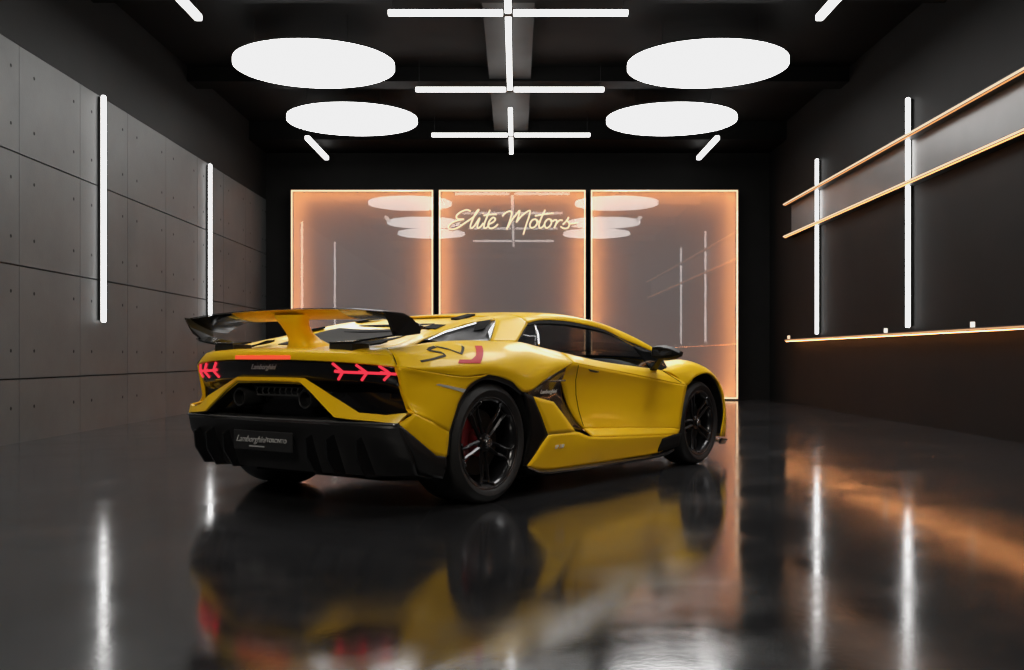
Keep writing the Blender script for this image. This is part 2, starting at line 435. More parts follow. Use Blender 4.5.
# ================================================================== CAR
CX, CY, CYAW = -.935, 6.703, .63943
car = empty('sports_car', (CX, CY, 0), 'yellow wedge-shaped sports car with tall rear wing and black wheels, parked mid-floor', 'car', rot=PI/2-CYAW)
def c(p, sd=1): return Vector((p[0], -p[1]*sd, p[2]))       # (forward, outward, up) -> local; sd=1 right, -1 left
def patch(name, rows, mat, sides=(1, -1), per=5, pv=4, linv=False, linu=False, solid=.012, parent=None, smooth=True, autos=42):
    n = max(len(r) for r in rows)
    out = []
    R = []
    for r in rows:
        q = spline(r, per, linu)
        R.append(q)
    N = max(len(q) for q in R)
    R = [q if len(q) == N else resamp(q, N) for q in R]
    colsp = [spline([R[i][j] for i in range(len(R))], pv, linv) for j in range(N)]
    G = [[colsp[j][i] for j in range(N)] for i in range(len(colsp[0]))]
    if sides == 0:
        full = [[c(p, 1) for p in row][::-1] + [c(p, -1) for p in row][1:] for row in G]
        # rows must start at s=0
        m = MB(); m.grid(full); return [m.build(name, mat, parent or car, smooth=smooth, solid=solid, autos=autos)]
    for sd in sides:
        m = MB(); m.grid([[c(p, sd) for p in row] for row in G])
        out.append(m.build(name, mat, parent or car, smooth=smooth, solid=solid, autos=autos))
    return out

# --- rear quarter: haunch top, arch cheek
Trow = [(-.62,.74,.896),(-.45,.76,.915),(-.24,.79,.938),(0,.80,.947),(.225,.80,.947),(.5,.80,.945),(.72,.805,.916),(.95,.815,.882)]
Mrow = [(-.645,.81,.86),(-.5,.87,.865),(-.3,.905,.877),(-.05,.925,.882),(.225,.93,.877),(.45,.92,.862),(.7,.905,.856),(.945,.875,.850)]
Lrow = [(-.658,.85,.822),(-.5,.945,.80),(-.3,.985,.805),(-.05,1.0,.81),(.2,1.0,.785),(.40,.985,.755),(.65,.965,.795),(.942,.915,.822)]
Brow = [(-.664,.86,.800),(-.594,.92,.79),(-.294,.993,.745),(-.058,1.003,.753),(.162,1.003,.712),(.324,1.0,.640),(.60,.975,.728),(.939,.925,.813)]
quarter = patch('rear_haunch', [Trow, Mrow, Lrow, Brow], YEL, per=6, pv=6)
r0 = [(-.664,.86,.800),(-.594,.92,.79),(-.294,.993,.745),(-.058,1.003,.753)]
cheek = patch('rear_cheek', [r0,
   [(-.647,.867,.73),(-.45,.955,.725),(-.32,.985,.715),(-.207,.995,.702)],
   [(-.630,.87,.66),(-.50,.945,.65),(-.39,.98,.635),(-.299,.99,.614)],
   [(-.612,.885,.60),(-.52,.945,.58),(-.43,.98,.555),(-.345,.99,.53)],
   [(-.61,.93,.55),(-.53,.955,.515),(-.46,.975,.48),(-.383,.985,.44)]], YEL)
patch('rear_corner', [[(-.61,.93,.55),(-.50,.965,.50),(-.383,.985,.44)], [(-.65,.92,.525),(-.52,.965,.43),(-.392,.985,.375)], [(-.696,.898,.497),(-.47,.97,.315),(-.405,.985,.303)]], YEL, linu=True, linv=True)
# marker light on the cheek
# --- lower side body
patch('side_panel', [[(.412,.985,.612),(.653,.97,.569)], [(.50,.985,.49),(.78,.973,.468)], [(.579,.982,.366),(.898,.976,.367)]], YEL, linu=True, linv=True)
patch('side_sill', [
   [(.579,.982,.366),(.898,.976,.367),(1.10,.985,.322),(1.7,.97,.290),(2.20,.955,.268),(2.36,.95,.262)],
   [(.50,.978,.30),(.85,.975,.29),(1.10,.978,.255),(1.7,.962,.235),(2.18,.945,.225),(2.34,.94,.235)],
   [(.42,.970,.225),(.75,.965,.195),(1.15,.965,.18),(1.7,.95,.175),(2.14,.935,.18),(2.30,.93,.20)],
   [(.367,.965,.185),(.60,.96,.142),(1.23,.955,.138),(1.7,.945,.138),(2.05,.935,.14),(2.26,.925,.165)]], YEL, linv=False, pv=3)
# --- door
door = patch('door', [
   [(.939,.925,.813),(1.2,.907,.788),(1.714,.905,.731),(2.2,.925,.668),(2.50,.955,.63)],
   [(.86,.885,.74),(1.2,.885,.72),(1.7,.89,.67),(2.2,.915,.62),(2.47,.96,.59)],
   [(.90,.875,.655),(1.2,.872,.64),(1.7,.882,.59),(2.2,.912,.55),(2.44,.96,.52)],
   [(.965,.872,.536),(1.2,.872,.52),(1.7,.884,.48),(2.2,.91,.44),(2.41,.96,.44)],
   [(1.05,.885,.43),(1.3,.89,.415),(1.7,.90,.39),(2.2,.92,.36),(2.39,.958,.36)],
   [(1.11,.905,.372),(1.3,.90,.362),(1.7,.91,.345),(2.2,.925,.318),(2.38,.955,.30)]], YEL, per=5, pv=4)
patch('door_flare', [
   [(1.11,.905,.372),(1.3,.90,.362),(1.7,.91,.345),(2.2,.925,.318),(2.38,.955,.30)],
   [(1.10,.985,.322),(1.3,.982,.311),(1.7,.97,.290),(2.2,.955,.268),(2.36,.95,.262)]], YEL, linv=True)
# belt strip above the door crease
patch('shoulder', [
   [(.95,.815,.882),(1.438,.83,.818),(1.85,.845,.782),(2.263,.86,.746),(2.50,.90,.70)],
   [(.945,.87,.852),(1.4,.872,.79),(1.80,.882,.757),(2.23,.90,.712),(2.50,.94,.665)],
   [(.939,.925,.813),(1.3,.905,.777),(1.714,.905,.731),(2.2,.925,.668),(2.50,.955,.63)]], YEL, linv=True)
# --- front fender
patch('front_fender', [
   [(2.30,.80,.792),(2.45,.72,.815),(2.6,.67,.815),(2.74,.64,.80),(2.92,.62,.76),(3.12,.60,.69),(3.34,.56,.60),(3.6,.47,.50)],
   [(2.265,.86,.747),(2.42,.82,.785),(2.57,.80,.815),(2.72,.80,.824),(2.90,.80,.792),(3.08,.80,.72),(3.3,.76,.61),(3.56,.64,.49)],
   [(2.36,.90,.72),(2.45,.905,.745),(2.57,.91,.775),(2.73,.92,.785),(2.90,.925,.755),(3.06,.925,.68),(3.24,.895,.57),(3.48,.78,.46)],
   [(2.50,.955,.630),(2.54,.96,.65),(2.61,.963,.69),(2.76,.968,.722),(2.90,.968,.71),(3.04,.966,.635),(3.20,.925,.53),(3.42,.83,.43)]], YEL, per=5, pv=5)
patch('front_bumper', [
   [(3.04,.966,.635),(3.20,.925,.53),(3.42,.83,.43),(3.62,.66,.40),(3.85,.35,.40),(3.93,0,.41)],
   [(3.125,.965,.50),(3.25,.92,.45),(3.45,.82,.38),(3.66,.66,.35),(3.90,.35,.34),(3.97,0,.34)],
   [(3.14,.96,.36),(3.26,.92,.34),(3.48,.81,.30),(3.70,.65,.27),(3.94,.35,.25),(4.0,0,.25)],
   [(3.10,.95,.20),(3.25,.915,.19),(3.46,.81,.17),(3.70,.64,.15),(3.94,.35,.14),(4.0,0,.14)]], YEL)
patch('front_splitter', [
   [(3.10,.955,.19),(3.25,.93,.17),(3.48,.83,.15),(3.72,.66,.13),(3.98,.35,.12),(4.05,0,.12)],
   [(3.10,.94,.14),(3.25,.91,.13),(3.46,.81,.11),(3.70,.64,.10),(3.94,.35,.10),(4.0,0,.10)]], CARB, linv=True)
patch('headlight', [[(3.30,.74,.612),(3.45,.66,.552),(3.62,.54,.482)], [(3.33,.80,.568),(3.48,.72,.500),(3.62,.62,.455)]], SHGLASS, linu=True, linv=True)
# --- hood
patch('hood', [
   [(2.50,0,.86),(2.46,.35,.85),(2.38,.62,.825),(2.30,.80,.792)],
   [(2.66,0,.84),(2.64,.3,.835),(2.62,.5,.825),(2.6,.67,.815)],
   [(2.95,0,.77),(2.94,.3,.77),(2.93,.5,.765),(2.92,.62,.76)],
   [(3.36,0,.63),(3.36,.3,.625),(3.35,.46,.61),(3.34,.56,.60)],
   [(3.75,0,.485),(3.72,.22,.487),(3.66,.38,.492),(3.6,.47,.50)],
   [(3.93,0,.41),(3.85,.35,.40),(3.62,.66,.40),(3.42,.83,.43)]], YEL, sides=0, pv=4)
# --- roof and cant rails
Wtop = [(.856,.62,1.077),(1.035,.60,1.103),(1.30,.585,1.108),(1.538,.58,1.095),(1.87,.59,1.056),(2.07,.62,.994),(2.251,.68,.937),(2.40,.77,.870)]
Rail = [(.80,.50,1.135),(1.035,.49,1.150),(1.30,.49,1.158),(1.560,.52,1.143),(1.82,.56,1.107),(2.066,.585,1.058),(2.261,.66,.984),(2.41,.755,.895)]
rmid = [(.83,.575,1.113),(1.035,.56,1.136),(1.30,.555,1.143),(1.55,.56,1.128),(1.85,.585,1.09),(2.07,.61,1.03),(2.26,.675,.965),(2.41,.768,.883)]
patch('roof_rail', [Wtop, rmid, Rail], YEL, per=5, pv=3)
patch('roof', [
   [(.50,0,1.125),(.52,.2,1.125),(.58,.4,1.118),(.60,.455,1.112)],
   [(.86,0,1.150),(.86,.25,1.149),(.84,.4,1.143),(.80,.50,1.135)],
   [(1.10,0,1.165),(1.09,.25,1.163),(1.06,.4,1.157),(1.035,.49,1.150)],
   [(1.40,0,1.165),(1.38,.25,1.165),(1.34,.4,1.162),(1.30,.49,1.158)],
   [(1.74,0,1.140),(1.70,.25,1.142),(1.62,.43,1.143),(1.560,.52,1.143)]], YEL, sides=0)
# rear pillar (sail) between side window and shoulder intake
patch('rear_pillar', [
   [(.80,.50,1.135),(.83,.575,1.113),(.856,.62,1.077),(.70,.70,1.02),(.5,.80,.945)],
   [(.70,.49,1.128),(.70,.57,1.108),(.70,.62,1.085),(.56,.71,1.015),(.36,.80,.946)],
   [(.60,.455,1.112),(.57,.53,1.105),(.533,.60,1.092),(.39,.70,1.02),(.225,.80,.947)]], YEL)
# buttress top
crest = [(.60,.455,1.112),(.34,.50,1.089),(0,.555,1.027),(-.19,.60,.978),(-.41,.625,.918),(-.56,.63,.897),(-.62,.64,.895)]
butt_o = [(.533,.60,1.092),(.30,.60,1.068),(0,.645,1.012),(-.15,.675,.980),(-.283,.71,.955),(-.45,.76,.915),(-.62,.74,.896)]
patch('buttress', [crest, [(.57,.53,1.105),(.32,.55,1.083),(0,.60,1.022),(-.17,.64,.982),(-.35,.675,.940),(-.5,.70,.908),(-.62,.69,.897)], butt_o], YEL)
# shoulder air intake (dark glossy triangle with ridges)
patch('shoulder_intake', [
   [(.533,.60,1.088),(.30,.60,1.064),(0,.645,1.008),(-.15,.675,.977),(-.283,.71,.953)],
   [(.38,.70,1.015),(.20,.71,.998),(-.02,.735,.973),(-.15,.75,.955),(-.265,.76,.948)],
   [(.225,.80,.944),(.1,.80,.944),(-.05,.795,.942),(-.15,.79,.942),(-.245,.79,.936)]], SHGLASS, solid=.004)
for sd in (1, -1):
    MB().tube([c((-.27,.735,.952), sd), c((-.05,.675,1.0), sd), c((.30,.625,1.062), sd)], [.004,.009,.008], 6).build('intake_ridge', FACET, car)
    m = MB(); m.bm.faces.new([m.bm.verts.new(c(p, sd)) for p in ((.235,.792,.962),(.50,.625,1.082),(.28,.74,1.01))])
    m.build('intake_facet', FACET, car, solid=.004)
    m = MB(); m.bm.faces.new([m.bm.verts.new(c(p, sd)) for p in ((.30,.70,1.030),(.49,.605,1.093),(.33,.615,1.073),(.20,.69,1.012))])
    m.build('intake_mouth', MATTE, car, solid=.006)
# --- engine deck
patch('engine_cover', [
   [(.50,0,1.105),(.52,.2,1.108),(.58,.4,1.112),(.60,.455,1.112)],
   [(.30,0,1.060),(.30,.2,1.065),(.32,.42,1.078),(.34,.50,1.089)],
   [(0,0,.995),(0,.22,1.0),(0,.47,1.015),(0,.555,1.027)],
   [(-.22,0,.945),(-.22,.25,.950),(-.20,.5,.965),(-.19,.60,.978)],
   [(-.45,0,.915),(-.45,.25,.915),(-.43,.5,.915),(-.41,.625,.918)],
   [(-.66,0,.898),(-.66,.25,.898),(-.63,.5,.898),(-.62,.64,.895)]], YEL, sides=0)
# dark louvre slats on the engine cover
def deck_z(X): 
    P = [(-.66,.898),(-.45,.915),(-.22,.947),(0,1.0),(.30,1.066),(.5,1.11)]
    for (a, b), (d, e) in zip(P, P[1:]):
        if a <= X <= d: return b+(e-b)*(X-a)/(d-a)
    return 1.1
for k in range(2):
    X = .02+.20*k; w = .34+.012*k
    m = MB(); z = deck_z(X)
    m.prism([(X, -w, z+.003), (X+.03, -w+.02, deck_z(X+.03)+.006), (X+.03, w-.02, deck_z(X+.03)+.006), (X, w, z+.003)], (0, 0, .008))
    m.build('engine_louvre', MATTE, car)
for sd in (1, -1):
    # slots in the buttress
    for (x0, x1, s0, s1) in ((-.06,.07,.50,.60), (.33,.52,.40,.47)):
        z0 = 1.027+(x0)*.18+.012; 
        pz = lambda X, s: (1.030 if X < .2 else 1.096) + (X-(0 if X < .2 else .43))*.17 - (s-.5)*.10 + .008
        m = MB(); m.bm.faces.new([m.bm.verts.new(c(p, sd)) for p in ((x0,s0,pz(x0,s0)),(x1,s0-.02,pz(x1,s0-.02)),(x1+.02,s1-.04,pz(x1+.02,s1-.04)),(x0+.01,s1,pz(x0+.01,s1)))])
        m.build('deck_vent', MATTE, car, solid=.012)
patch('engine_window', [
   [(.12,0,1.030),(.12,.2,1.034),(.12,.40,1.046)],
   [(0,0,1.001),(0,.22,1.006),(0,.43,1.020)],
   [(-.22,0,.951),(-.22,.25,.956),(-.20,.45,.970)],
   [(-.40,0,.927),(-.40,.25,.928),(-.39,.42,.934)]], pbr('smoked_engine_glass', (.05, .048, .045), rough=.8, spec=.04), sides=0, solid=.006)
# --- tail lip
LT = [(-.862,0,.885),(-.848,.25,.884),(-.80,.5,.880),(-.73,.68,.874),(-.645,.81,.862)]
LB = [(-.866,0,.838),(-.856,.25,.838),(-.81,.5,.830),(-.745,.72,.815),(-.664,.86,.800)]
patch('tail_deck', [[(-.66,0,.898),(-.66,.25,.898),(-.64,.5,.898),(-.63,.66,.897),(-.62,.74,.896)],
   [(-.76,0,.896),(-.755,.25,.896),(-.72,.5,.893),(-.68,.66,.889),(-.63,.775,.884)], LT], YEL, sides=0)
patch('tail_lip', [LT, [(-.868,0,.862),(-.856,.25,.862),(-.81,.5,.856),(-.74,.70,.846),(-.656,.84,.832)], LB], YEL, sides=0)
# --- rear fascia backing
def rowx(dx, z, sc_=1., smax=.86): 
    return [(x+dx, s*sc_*smax/.86, z) for x, s, _ in LB]
fas = patch('rear_fascia', [
   [(-.850,0,.842),(-.84,.25,.842),(-.795,.5,.834),(-.73,.72,.819),(-.652,.855,.803)],
   [(-.830,0,.770),(-.82,.25,.770),(-.778,.5,.765),(-.715,.72,.757),(-.640,.862,.745)],
   [(-.800,0,.725),(-.795,.25,.725),(-.755,.5,.722),(-.695,.72,.715),(-.625,.865,.70)],
   [(-.66,0,.66),(-.66,.25,.66),(-.65,.5,.66),(-.61,.72,.66),(-.60,.865,.64)],
   [(-.62,0,.50),(-.62,.25,.50),(-.62,.5,.50),(-.60,.72,.50),(-.585,.90,.50)]], CARB, sides=0, linv=True)
# taillight smoked band frame line
# --- yellow X frame
fo = [(-.806,0,.733),(-.805,.15,.732),(-.803,.292,.729),(-.80,.44,.667),(-.80,.562,.618),(-.775,.69,.551),(-.72,.83,.542),(-.655,.935,.553)]
fi = [(-.826,0,.712),(-.826,.15,.711),(-.826,.275,.709),(-.83,.37,.655),(-.83,.555,.526),(-.80,.66,.515),(-.745,.80,.506),(-.696,.898,.497)]
patch('rear_frame', [fo, fi], YEL, sides=0, linu=True, linv=True, solid=.022, smooth=False)
# upper inner edge of frame giving depth
patch('frame_return', [fi, [(x+.10, s*.97, z-.006) for x, s, z in fi]], SATIN, sides=0, linu=True, linv=True, smooth=False, solid=.006)
for sd in (1, -1):
    m = MB(); m.grid([[c(p, sd) for p in ((-.664,.86,.80),(-.630,.87,.66),(-.60,.89,.57),(-.61,.93,.55))],
                      [c(p, sd) for p in ((-.664,.845,.80),(-.622,.850,.66),(-.60,.87,.57),(-.655,.935,.553))]])
    m.build('seam_edge', YEL, car, solid=.008)
# --- black lower bumper and diffuser
TB = [(-.815,0,.502),(-.81,.3,.502),(-.785,.56,.502),(-.74,.80,.499),(-.700,.905,.495)]
patch('rear_bumper', [
   [(-.70,0,.505),(-.70,.3,.505),(-.70,.56,.505),(-.66,.80,.502),(-.62,.90,.50)],
   TB,
   [(-.845,0,.485),(-.84,.3,.485),(-.805,.58,.483),(-.745,.82,.475),(-.690,.915,.470)],
   [(-.82,0,.44),(-.82,.3,.44),(-.785,.6,.43),(-.725,.83,.41),(-.655,.93,.39)],
   [(-.79,0,.34),(-.79,.3,.34),(-.74,.6,.33),(-.67,.83,.31),(-.605,.93,.29)],
   [(-.75,0,.21),(-.74,.3,.21),(-.69,.6,.21),(-.61,.80,.21),(-.545,.90,.215)],
   [(-.40,0,.17),(-.40,.3,.17),(-.40,.6,.17),(-.40,.78,.17),(-.40,.88,.18)]], SATIN, sides=0, linv=True, autos=25)
patch('bumper_side', [
   [(-.700,.905,.495),(-.47,.972,.313),(-.405,.985,.303)],
   [(-.655,.93,.39),(-.46,.968,.26),(-.40,.98,.25)],
   [(-.545,.90,.215),(-.45,.945,.19),(-.395,.95,.18)]], SATIN, linu=True, linv=True)
patch('bumper_edge', [[(x-.012, s, z+.003) for x, s, z in TB], [(x-.016, s, z-.006) for x, s, z in TB]], pbr('carbon_edge', (.08,.08,.08), rough=.2, coat=1.), sides=0, linv=True, solid=.006)
for s in (.36, .52, .70):
    for sd in (1, -1):
        xo = .0 if s < .6 else .05
        MB().prism([c(p, sd) for p in ((-.80+xo,s,.43),(-.86+xo,s,.40),(-.85+xo,s,.30),(-.78+xo,s,.20),(-.60,s,.19),(-.60,s,.40))], (0, .012, 0)).build('diffuser_fin', CARB, car)
# --- third brake light, badge
m = MB(); G = []
for z in (.862, .838):
    G.append([c((-.8735+abs(s)*.045*abs(s)*4, s, z+.0), 1) for s in [(-.235+.47*k/12) for k in range(13)]])
G[0] = [Vector((p.x, p.y, .863)) for p in G[0]]; G[1] = [Vector((p.x-.003, p.y, .842)) for p in G[1]]
m.grid(G); m.build('brake_light', TAIL3, car, solid=.01)
# --- tail lights (Y shapes) draped on the fascia band
def text_mesh(txt, size, shear=0., extr=.002):
    cu = bpy.data.curves.new('t', 'FONT'); cu.body = txt; cu.size = size; cu.shear = shear; cu.extrude = extr
    cu.align_x = 'CENTER'; cu.align_y = 'CENTER'; cu.resolution_u = 3
    o = bpy.data.objects.new('t', cu); COL.objects.link(o)
    dg = bpy.context.evaluated_depsgraph_get(); me = bpy.data.meshes.new_from_object(o.evaluated_get(dg))
    bpy.data.objects.remove(o); return me
def bvh_of(o):
    bm = bmesh.new(); bm.from_mesh(o.data); t = BVHTree.FromBMesh(bm); bm.free(); return t
fbvh = bvh_of(fas[0])
def onfas(s, z, off=.006):
    h = fbvh.ray_cast(Vector((-2, -s, z)), Vector((1, 0, 0)))
    x = h[0].x if h[0] else -.75
    return Vector((x-off, -s, z))
def bar(m, pts, r, f, off=.010):
    P = []
    for a, b in zip(pts, pts[1:]):
        for k in range(4): P.append(f(a[0]+(b[0]-a[0])*k/4, a[1]+(b[1]-a[1])*k/4, off))
    P.append(f(pts[-1][0], pts[-1][1], off)); m.tube(P, r, 8)
for sd in (1, -1):
    m = MB(); f = lambda s, z, off: (lambda q: Vector((q.x, q.y*sd, q.z)))(onfas(s, z, off))
    for s0, s1, zt, zm, zb in ((.505,.562,.820,.772,.731),(.648,.705,.812,.768,.728),(.772,.823,.807,.764,.729)):
        bar(m, [(s0, zt), (s1, zm), (s0+.012, zb)], .0075, f)
        bar(m, [(s1-.05, zm+.005), (s1+.0, zm)], .0085, f)
    bar(m, [(.562,.772),(.705,.768),(.823,.764),(.850,.762)], .007, f)
    m.build('tail_light', TAIL, car)
me = text_mesh('Lamborghini', .042, .5)
me.transform(Matrix(((0,0,-1,0),(-1,0,0,0),(0,1,0,0),(0,0,0,1))))
b = link('rear_badge', me, GREYV, car); b.location = (-.862, 0, .797)
# --- exhausts and grille
for s in (.285, -.285):
    MB().lathe([(.044,0),(.052,-.004),(.058,.006),(.058,.20),(.045,.20),(.045,0.02),(.044,0)], 'X', 32, c=(-.80, -s, .617)).build('exhaust_pipe', pbr('exhaust_dark', (.09,.09,.09), rough=.3, metal=.9), car, smooth=True, autos=40)
    MB().lathe([(.001,.05),(.045,.05)], 'X', 24, c=(-.80, -s, .617)).build('exhaust_bore', MATTE, car)
gm = MB()
gm.box((-.74, -.20, .628), (-.72, .20, .636)); gm.box((-.74, -.23, .675), (-.72, .23, .681))
for k in range(9): 
    y = -.20+.05*k; gm.tube([(-.73, y, .636), (-.73, y+.012, .655), (-.73, y, .675)], .004, 5)
gm.tube([(-.73,-.24,.70),(-.73,-.20,.632)], .005, 5); gm.tube([(-.73,.24,.70),(-.73,.20,.632)], .005, 5)
gm.build('rear_grille', pbr('grille_grey', (.05,.05,.05), rough=.3, metal=.5), car)
# --- licence plate
pl = MB().box((-.868, -.253, .318), (-.858, .253, .430), .004).build('license_plate', PLATE, car)
me = text_mesh('Lamborghini', .052, .5); me.transform(Matrix(((0,0,-1,0),(-1,0,0,0),(0,1,0,0),(0,0,0,1))))
t1 = link('plate_lettering', me, PLATEBAR, pl); t1.location = (-.871, .098, .380)
me = text_mesh('TORONTO', .034, .1); me.transform(Matrix(((0,0,-1,0),(-1,0,0,0),(0,1,0,0),(0,0,0,1))))
t2 = link('plate_lettering', me, PLATEBAR, pl); t2.location = (-.871, -.125, .379)
MB().box((-.871, -.02, .338), (-.867, .11, .345)).build('plate_underline', PLATEBAR, pl)
# --- side intake behind the door, wheel-arch liners, skirts
patch('side_intake', [
   [(.324,.985,.640),(.60,.955,.72),(.80,.93,.77),(.94,.90,.80)],
   [(.40,.965,.60),(.65,.92,.62),(.80,.88,.66),(.90,.87,.66)],
   [(.55,.955,.55),(.72,.93,.52),(.85,.89,.54),(.97,.862,.52)],
   [(.80,.96,.40),(.88,.955,.38),(1.0,.92,.37),(1.12,.90,.35)]], pbr('intake_dark_carbon', (.016,.010,.012), rough=.25, coat=.8), solid=.006)
for sd in (1, -1):
    # glossy blades inside the intake
    MB().tube([c((.60,.965,.70), sd), c((.85,.93,.70), sd)], .006, 6).build('intake_blade', SILVER, car)
    me = text_mesh('Lamborghini', .035, .45)
    rot = Matrix(((1,0,0,0),(0,0,-1,0),(0,1,0,0),(0,0,0,1))) if sd == 1 else Matrix(((-1,0,0,0),(0,0,1,0),(0,1,0,0),(0,0,0,1)))
    me.transform(rot)
    o = link('intake_badge', me, WHTV, car); o.location = c((.60,.985,.636), sd)
    o.location.y = -.972*sd
patch('arch_liner_panel', [
   [(.300,1.0,.640),(.412,.985,.612)], [(.36,.99,.50),(.50,.983,.49)], [(.37,.985,.38),(.579,.98,.366)], [(.345,.97,.26),(.46,.972,.26)], [(.33,.965,.19),(.367,.965,.186)]], MIRB, linu=True, linv=True)
def arch(cx, cz, R, s0, s1, name, a0=-18, a1=198):
    for sd in (1, -1):
        G = []
        for k in range(25):
            a = math.radians(a0+(a1-a0)*k/24)
            G.append([c((cx+R*math.cos(a), s, cz+R*math.sin(a)), sd) for s in (s0, s1)])
        m = MB(); m.grid(G)
        # inner wall
        ring = [c((cx+R*math.cos(math.radians(a0+(a1-a0)*k/24)), s0, cz+R*math.sin(math.radians(a0+(a1-a0)*k/24))), sd) for k in range(25)]
        vs = [m.bm.verts.new(p) for p in ring]; m.bm.faces.new(vs)
        m.build(name, MATTE, car, solid=.006)
arch(-.02, .36, .405, .55, .985, 'wheel_arch_liner')
arch(2.76, .34, .385, .60, .955, 'wheel_arch_liner')
patch('arch_lip', [
   [(-.405,.985,.303),(-.383,.985,.44),(-.345,.99,.53),(-.299,.99,.614),(-.207,.995,.702),(-.058,1.003,.753),(.162,1.003,.712),(.324,1.0,.640)],
   [(-.37,.975,.31),(-.35,.975,.44),(-.31,.98,.525),(-.265,.98,.60),(-.185,.985,.68),(-.055,.99,.725),(.145,.99,.688),(.30,.985,.62)]], SATIN, linv=True, solid=.004)
patch('side_skirt', [
   [(.367,.965,.190),(.60,.965,.140),(1.23,.965,.133),(2.05,.945,.130),(2.30,.93,.16)],
   [(.367,.985,.172),(.60,.990,.124),(1.23,.985,.118),(2.05,.965,.114),(2.30,.95,.145)],
   [(.40,.90,.14),(.60,.90,.10),(1.23,.90,.10),(2.05,.88,.10),(2.30,.86,.12)]], CARB, linv=True, smooth=False)
patch('front_side_vent', [[(2.10,.952,.245),(2.25,.955,.262),(2.40,.958,.268)], [(2.06,.948,.15),(2.25,.945,.16),(2.38,.945,.17)]], MATTE, linu=True, linv=True)
patch('underbody', [[(-.45,0,.15),(-.45,.55,.15)], [(.40,0,.11),(.40,.88,.11)], [(2.3,0,.11),(2.3,.86,.11)], [(2.45,0,.11),(2.45,.6,.11)], [(3.9,0,.12),(3.6,.6,.12)]], MATTE, sides=0, linu=True, linv=True)
# seams
def seam(pts, name='panel_seam', r=.0022):
    for sd in (1, -1):
        MB().tube([c(p, sd) for p in pts], r, 5).build(name, MATTE, car)
dbv = bvh_of(door[0])
def ondoor(X, Z, off=.007, bv=None, sdef=.9):
    h = (bv or dbv).ray_cast(Vector((X, -2, Z)), Vector((0, 1, 0)))
    return (X, (-h[0].y if h[0] else sdef)+off, Z)
seam([ondoor(1.023,.80), ondoor(1.045,.70), ondoor(1.06,.60), ondoor(1.085,.50), ondoor(1.11,.39)])
seam([(-.62,.745,.902),(-.65,.82,.862),(-.668,.862,.815)])
seam([(2.27,.865,.75),(2.33,.925,.70),(2.41,.955,.655)])
patch('door_handle', [[(1.16,.913,.770),(1.30,.909,.752)], [(1.19,.905,.757),(1.27,.902,.748)]], SATIN, linu=True, linv=True, solid=.008)
# --- decals on the haunch
qbv = bvh_of(quarter[0])
def drape(polys, name, mat, bv=None, off=.0085):
    bm = bmesh.new()
    for poly in polys:
        vs = [bm.verts.new((x, 0, z)) for x, z in poly]; bm.faces.new(vs)
    bmesh.ops.triangulate(bm, faces=bm.faces)
    bmesh.ops.subdivide_edges(bm, edges=bm.edges, cuts=3, use_grid_fill=True)
    for v in bm.verts:
        h = (bv or qbv).ray_cast(Vector((v.co.x, -2, v.co.z)), Vector((0, 1, 0)))
        if h[0]:
            n = h[1] if h[1].y < 0 else -h[1]
            v.co = h[0]+n*off
        else: v.co.y = -.93
    for sd in (1, -1):
        m = MB(); m.bm.free(); m.bm = bm.copy()
        if sd == -1:
            for v in m.bm.verts: v.co.y *= -1
        m.build(name, mat, car, solid=.002)
    bm.free()
def stroke(pts, w):
    L, R = [], []
    for i, p in enumerate(pts):
        a = Vector(pts[max(i-1,0)]); b = Vector(pts[min(i+1,len(pts)-1)]); t = (b-a).normalized(); n = Vector((-t.y, t.x))*w
        L.append((p[0]+n.x, p[1]+n.y)); R.append((p[0]-n.x, p[1]-n.y))
    return L + R[::-1]
def strokes(pts, w, name, mat):
    drape([stroke([a, b], w) for a, b in zip(pts, pts[1:])], name, mat)
strokes([(-.53,.825),(-.455,.836),(-.345,.857),(-.345,.872),(-.415,.884),(-.376,.897),(-.33,.905)], .0048, 'letter_s_decal', BLKV)
strokes([(-.32,.906),(-.265,.891),(-.215,.866),(-.123,.909)], .0048, 'letter_v_decal', BLKV)
drape([[(-.014,.913),(.050,.913),(-.05,.856),(-.112,.856)],[(-.112,.856),(-.05,.856),(-.12,.814),(-.178,.834)],[(-.178,.834),(-.12,.814),(-.30,.814),(-.27,.834)]], 'letter_j_decal', REDV)
cbv = bvh_of(cheek[0])
drape([[(-.46,.700),(-.44,.706),(-.25,.672),(-.245,.657),(-.27,.655)]], 'side_marker', LENS, cbv)
strokes_s = None
me = text_mesh('LP 770', .035, .5); me.transform(Matrix(((1,0,0,0),(0,0,-1,0),(0,1,0,0),(0,0,0,1))))
o = link('sill_badge', me, WHTV, car); o.location = (.70, -.987, .283)
# --- windows
bot = [(.5,.80,.948),(.95,.815,.885),(1.438,.83,.821),(1.85,.845,.785),(2.263,.86,.748),(2.36,.85,.775),(2.40,.80,.83)]
topw = [(.856,.62,1.077),(1.035,.60,1.103),(1.30,.585,1.108),(1.538,.58,1.095),(1.87,.59,1.056),(2.16,.645,.965),(2.40,.77,.870)]
patch('side_window', [topw, [( (a[0]+b[0])/2, (a[1]+b[1])/2+.02, (a[2]+b[2])/2) for a, b in zip(topw, bot)], bot], CGLASS, solid=0)
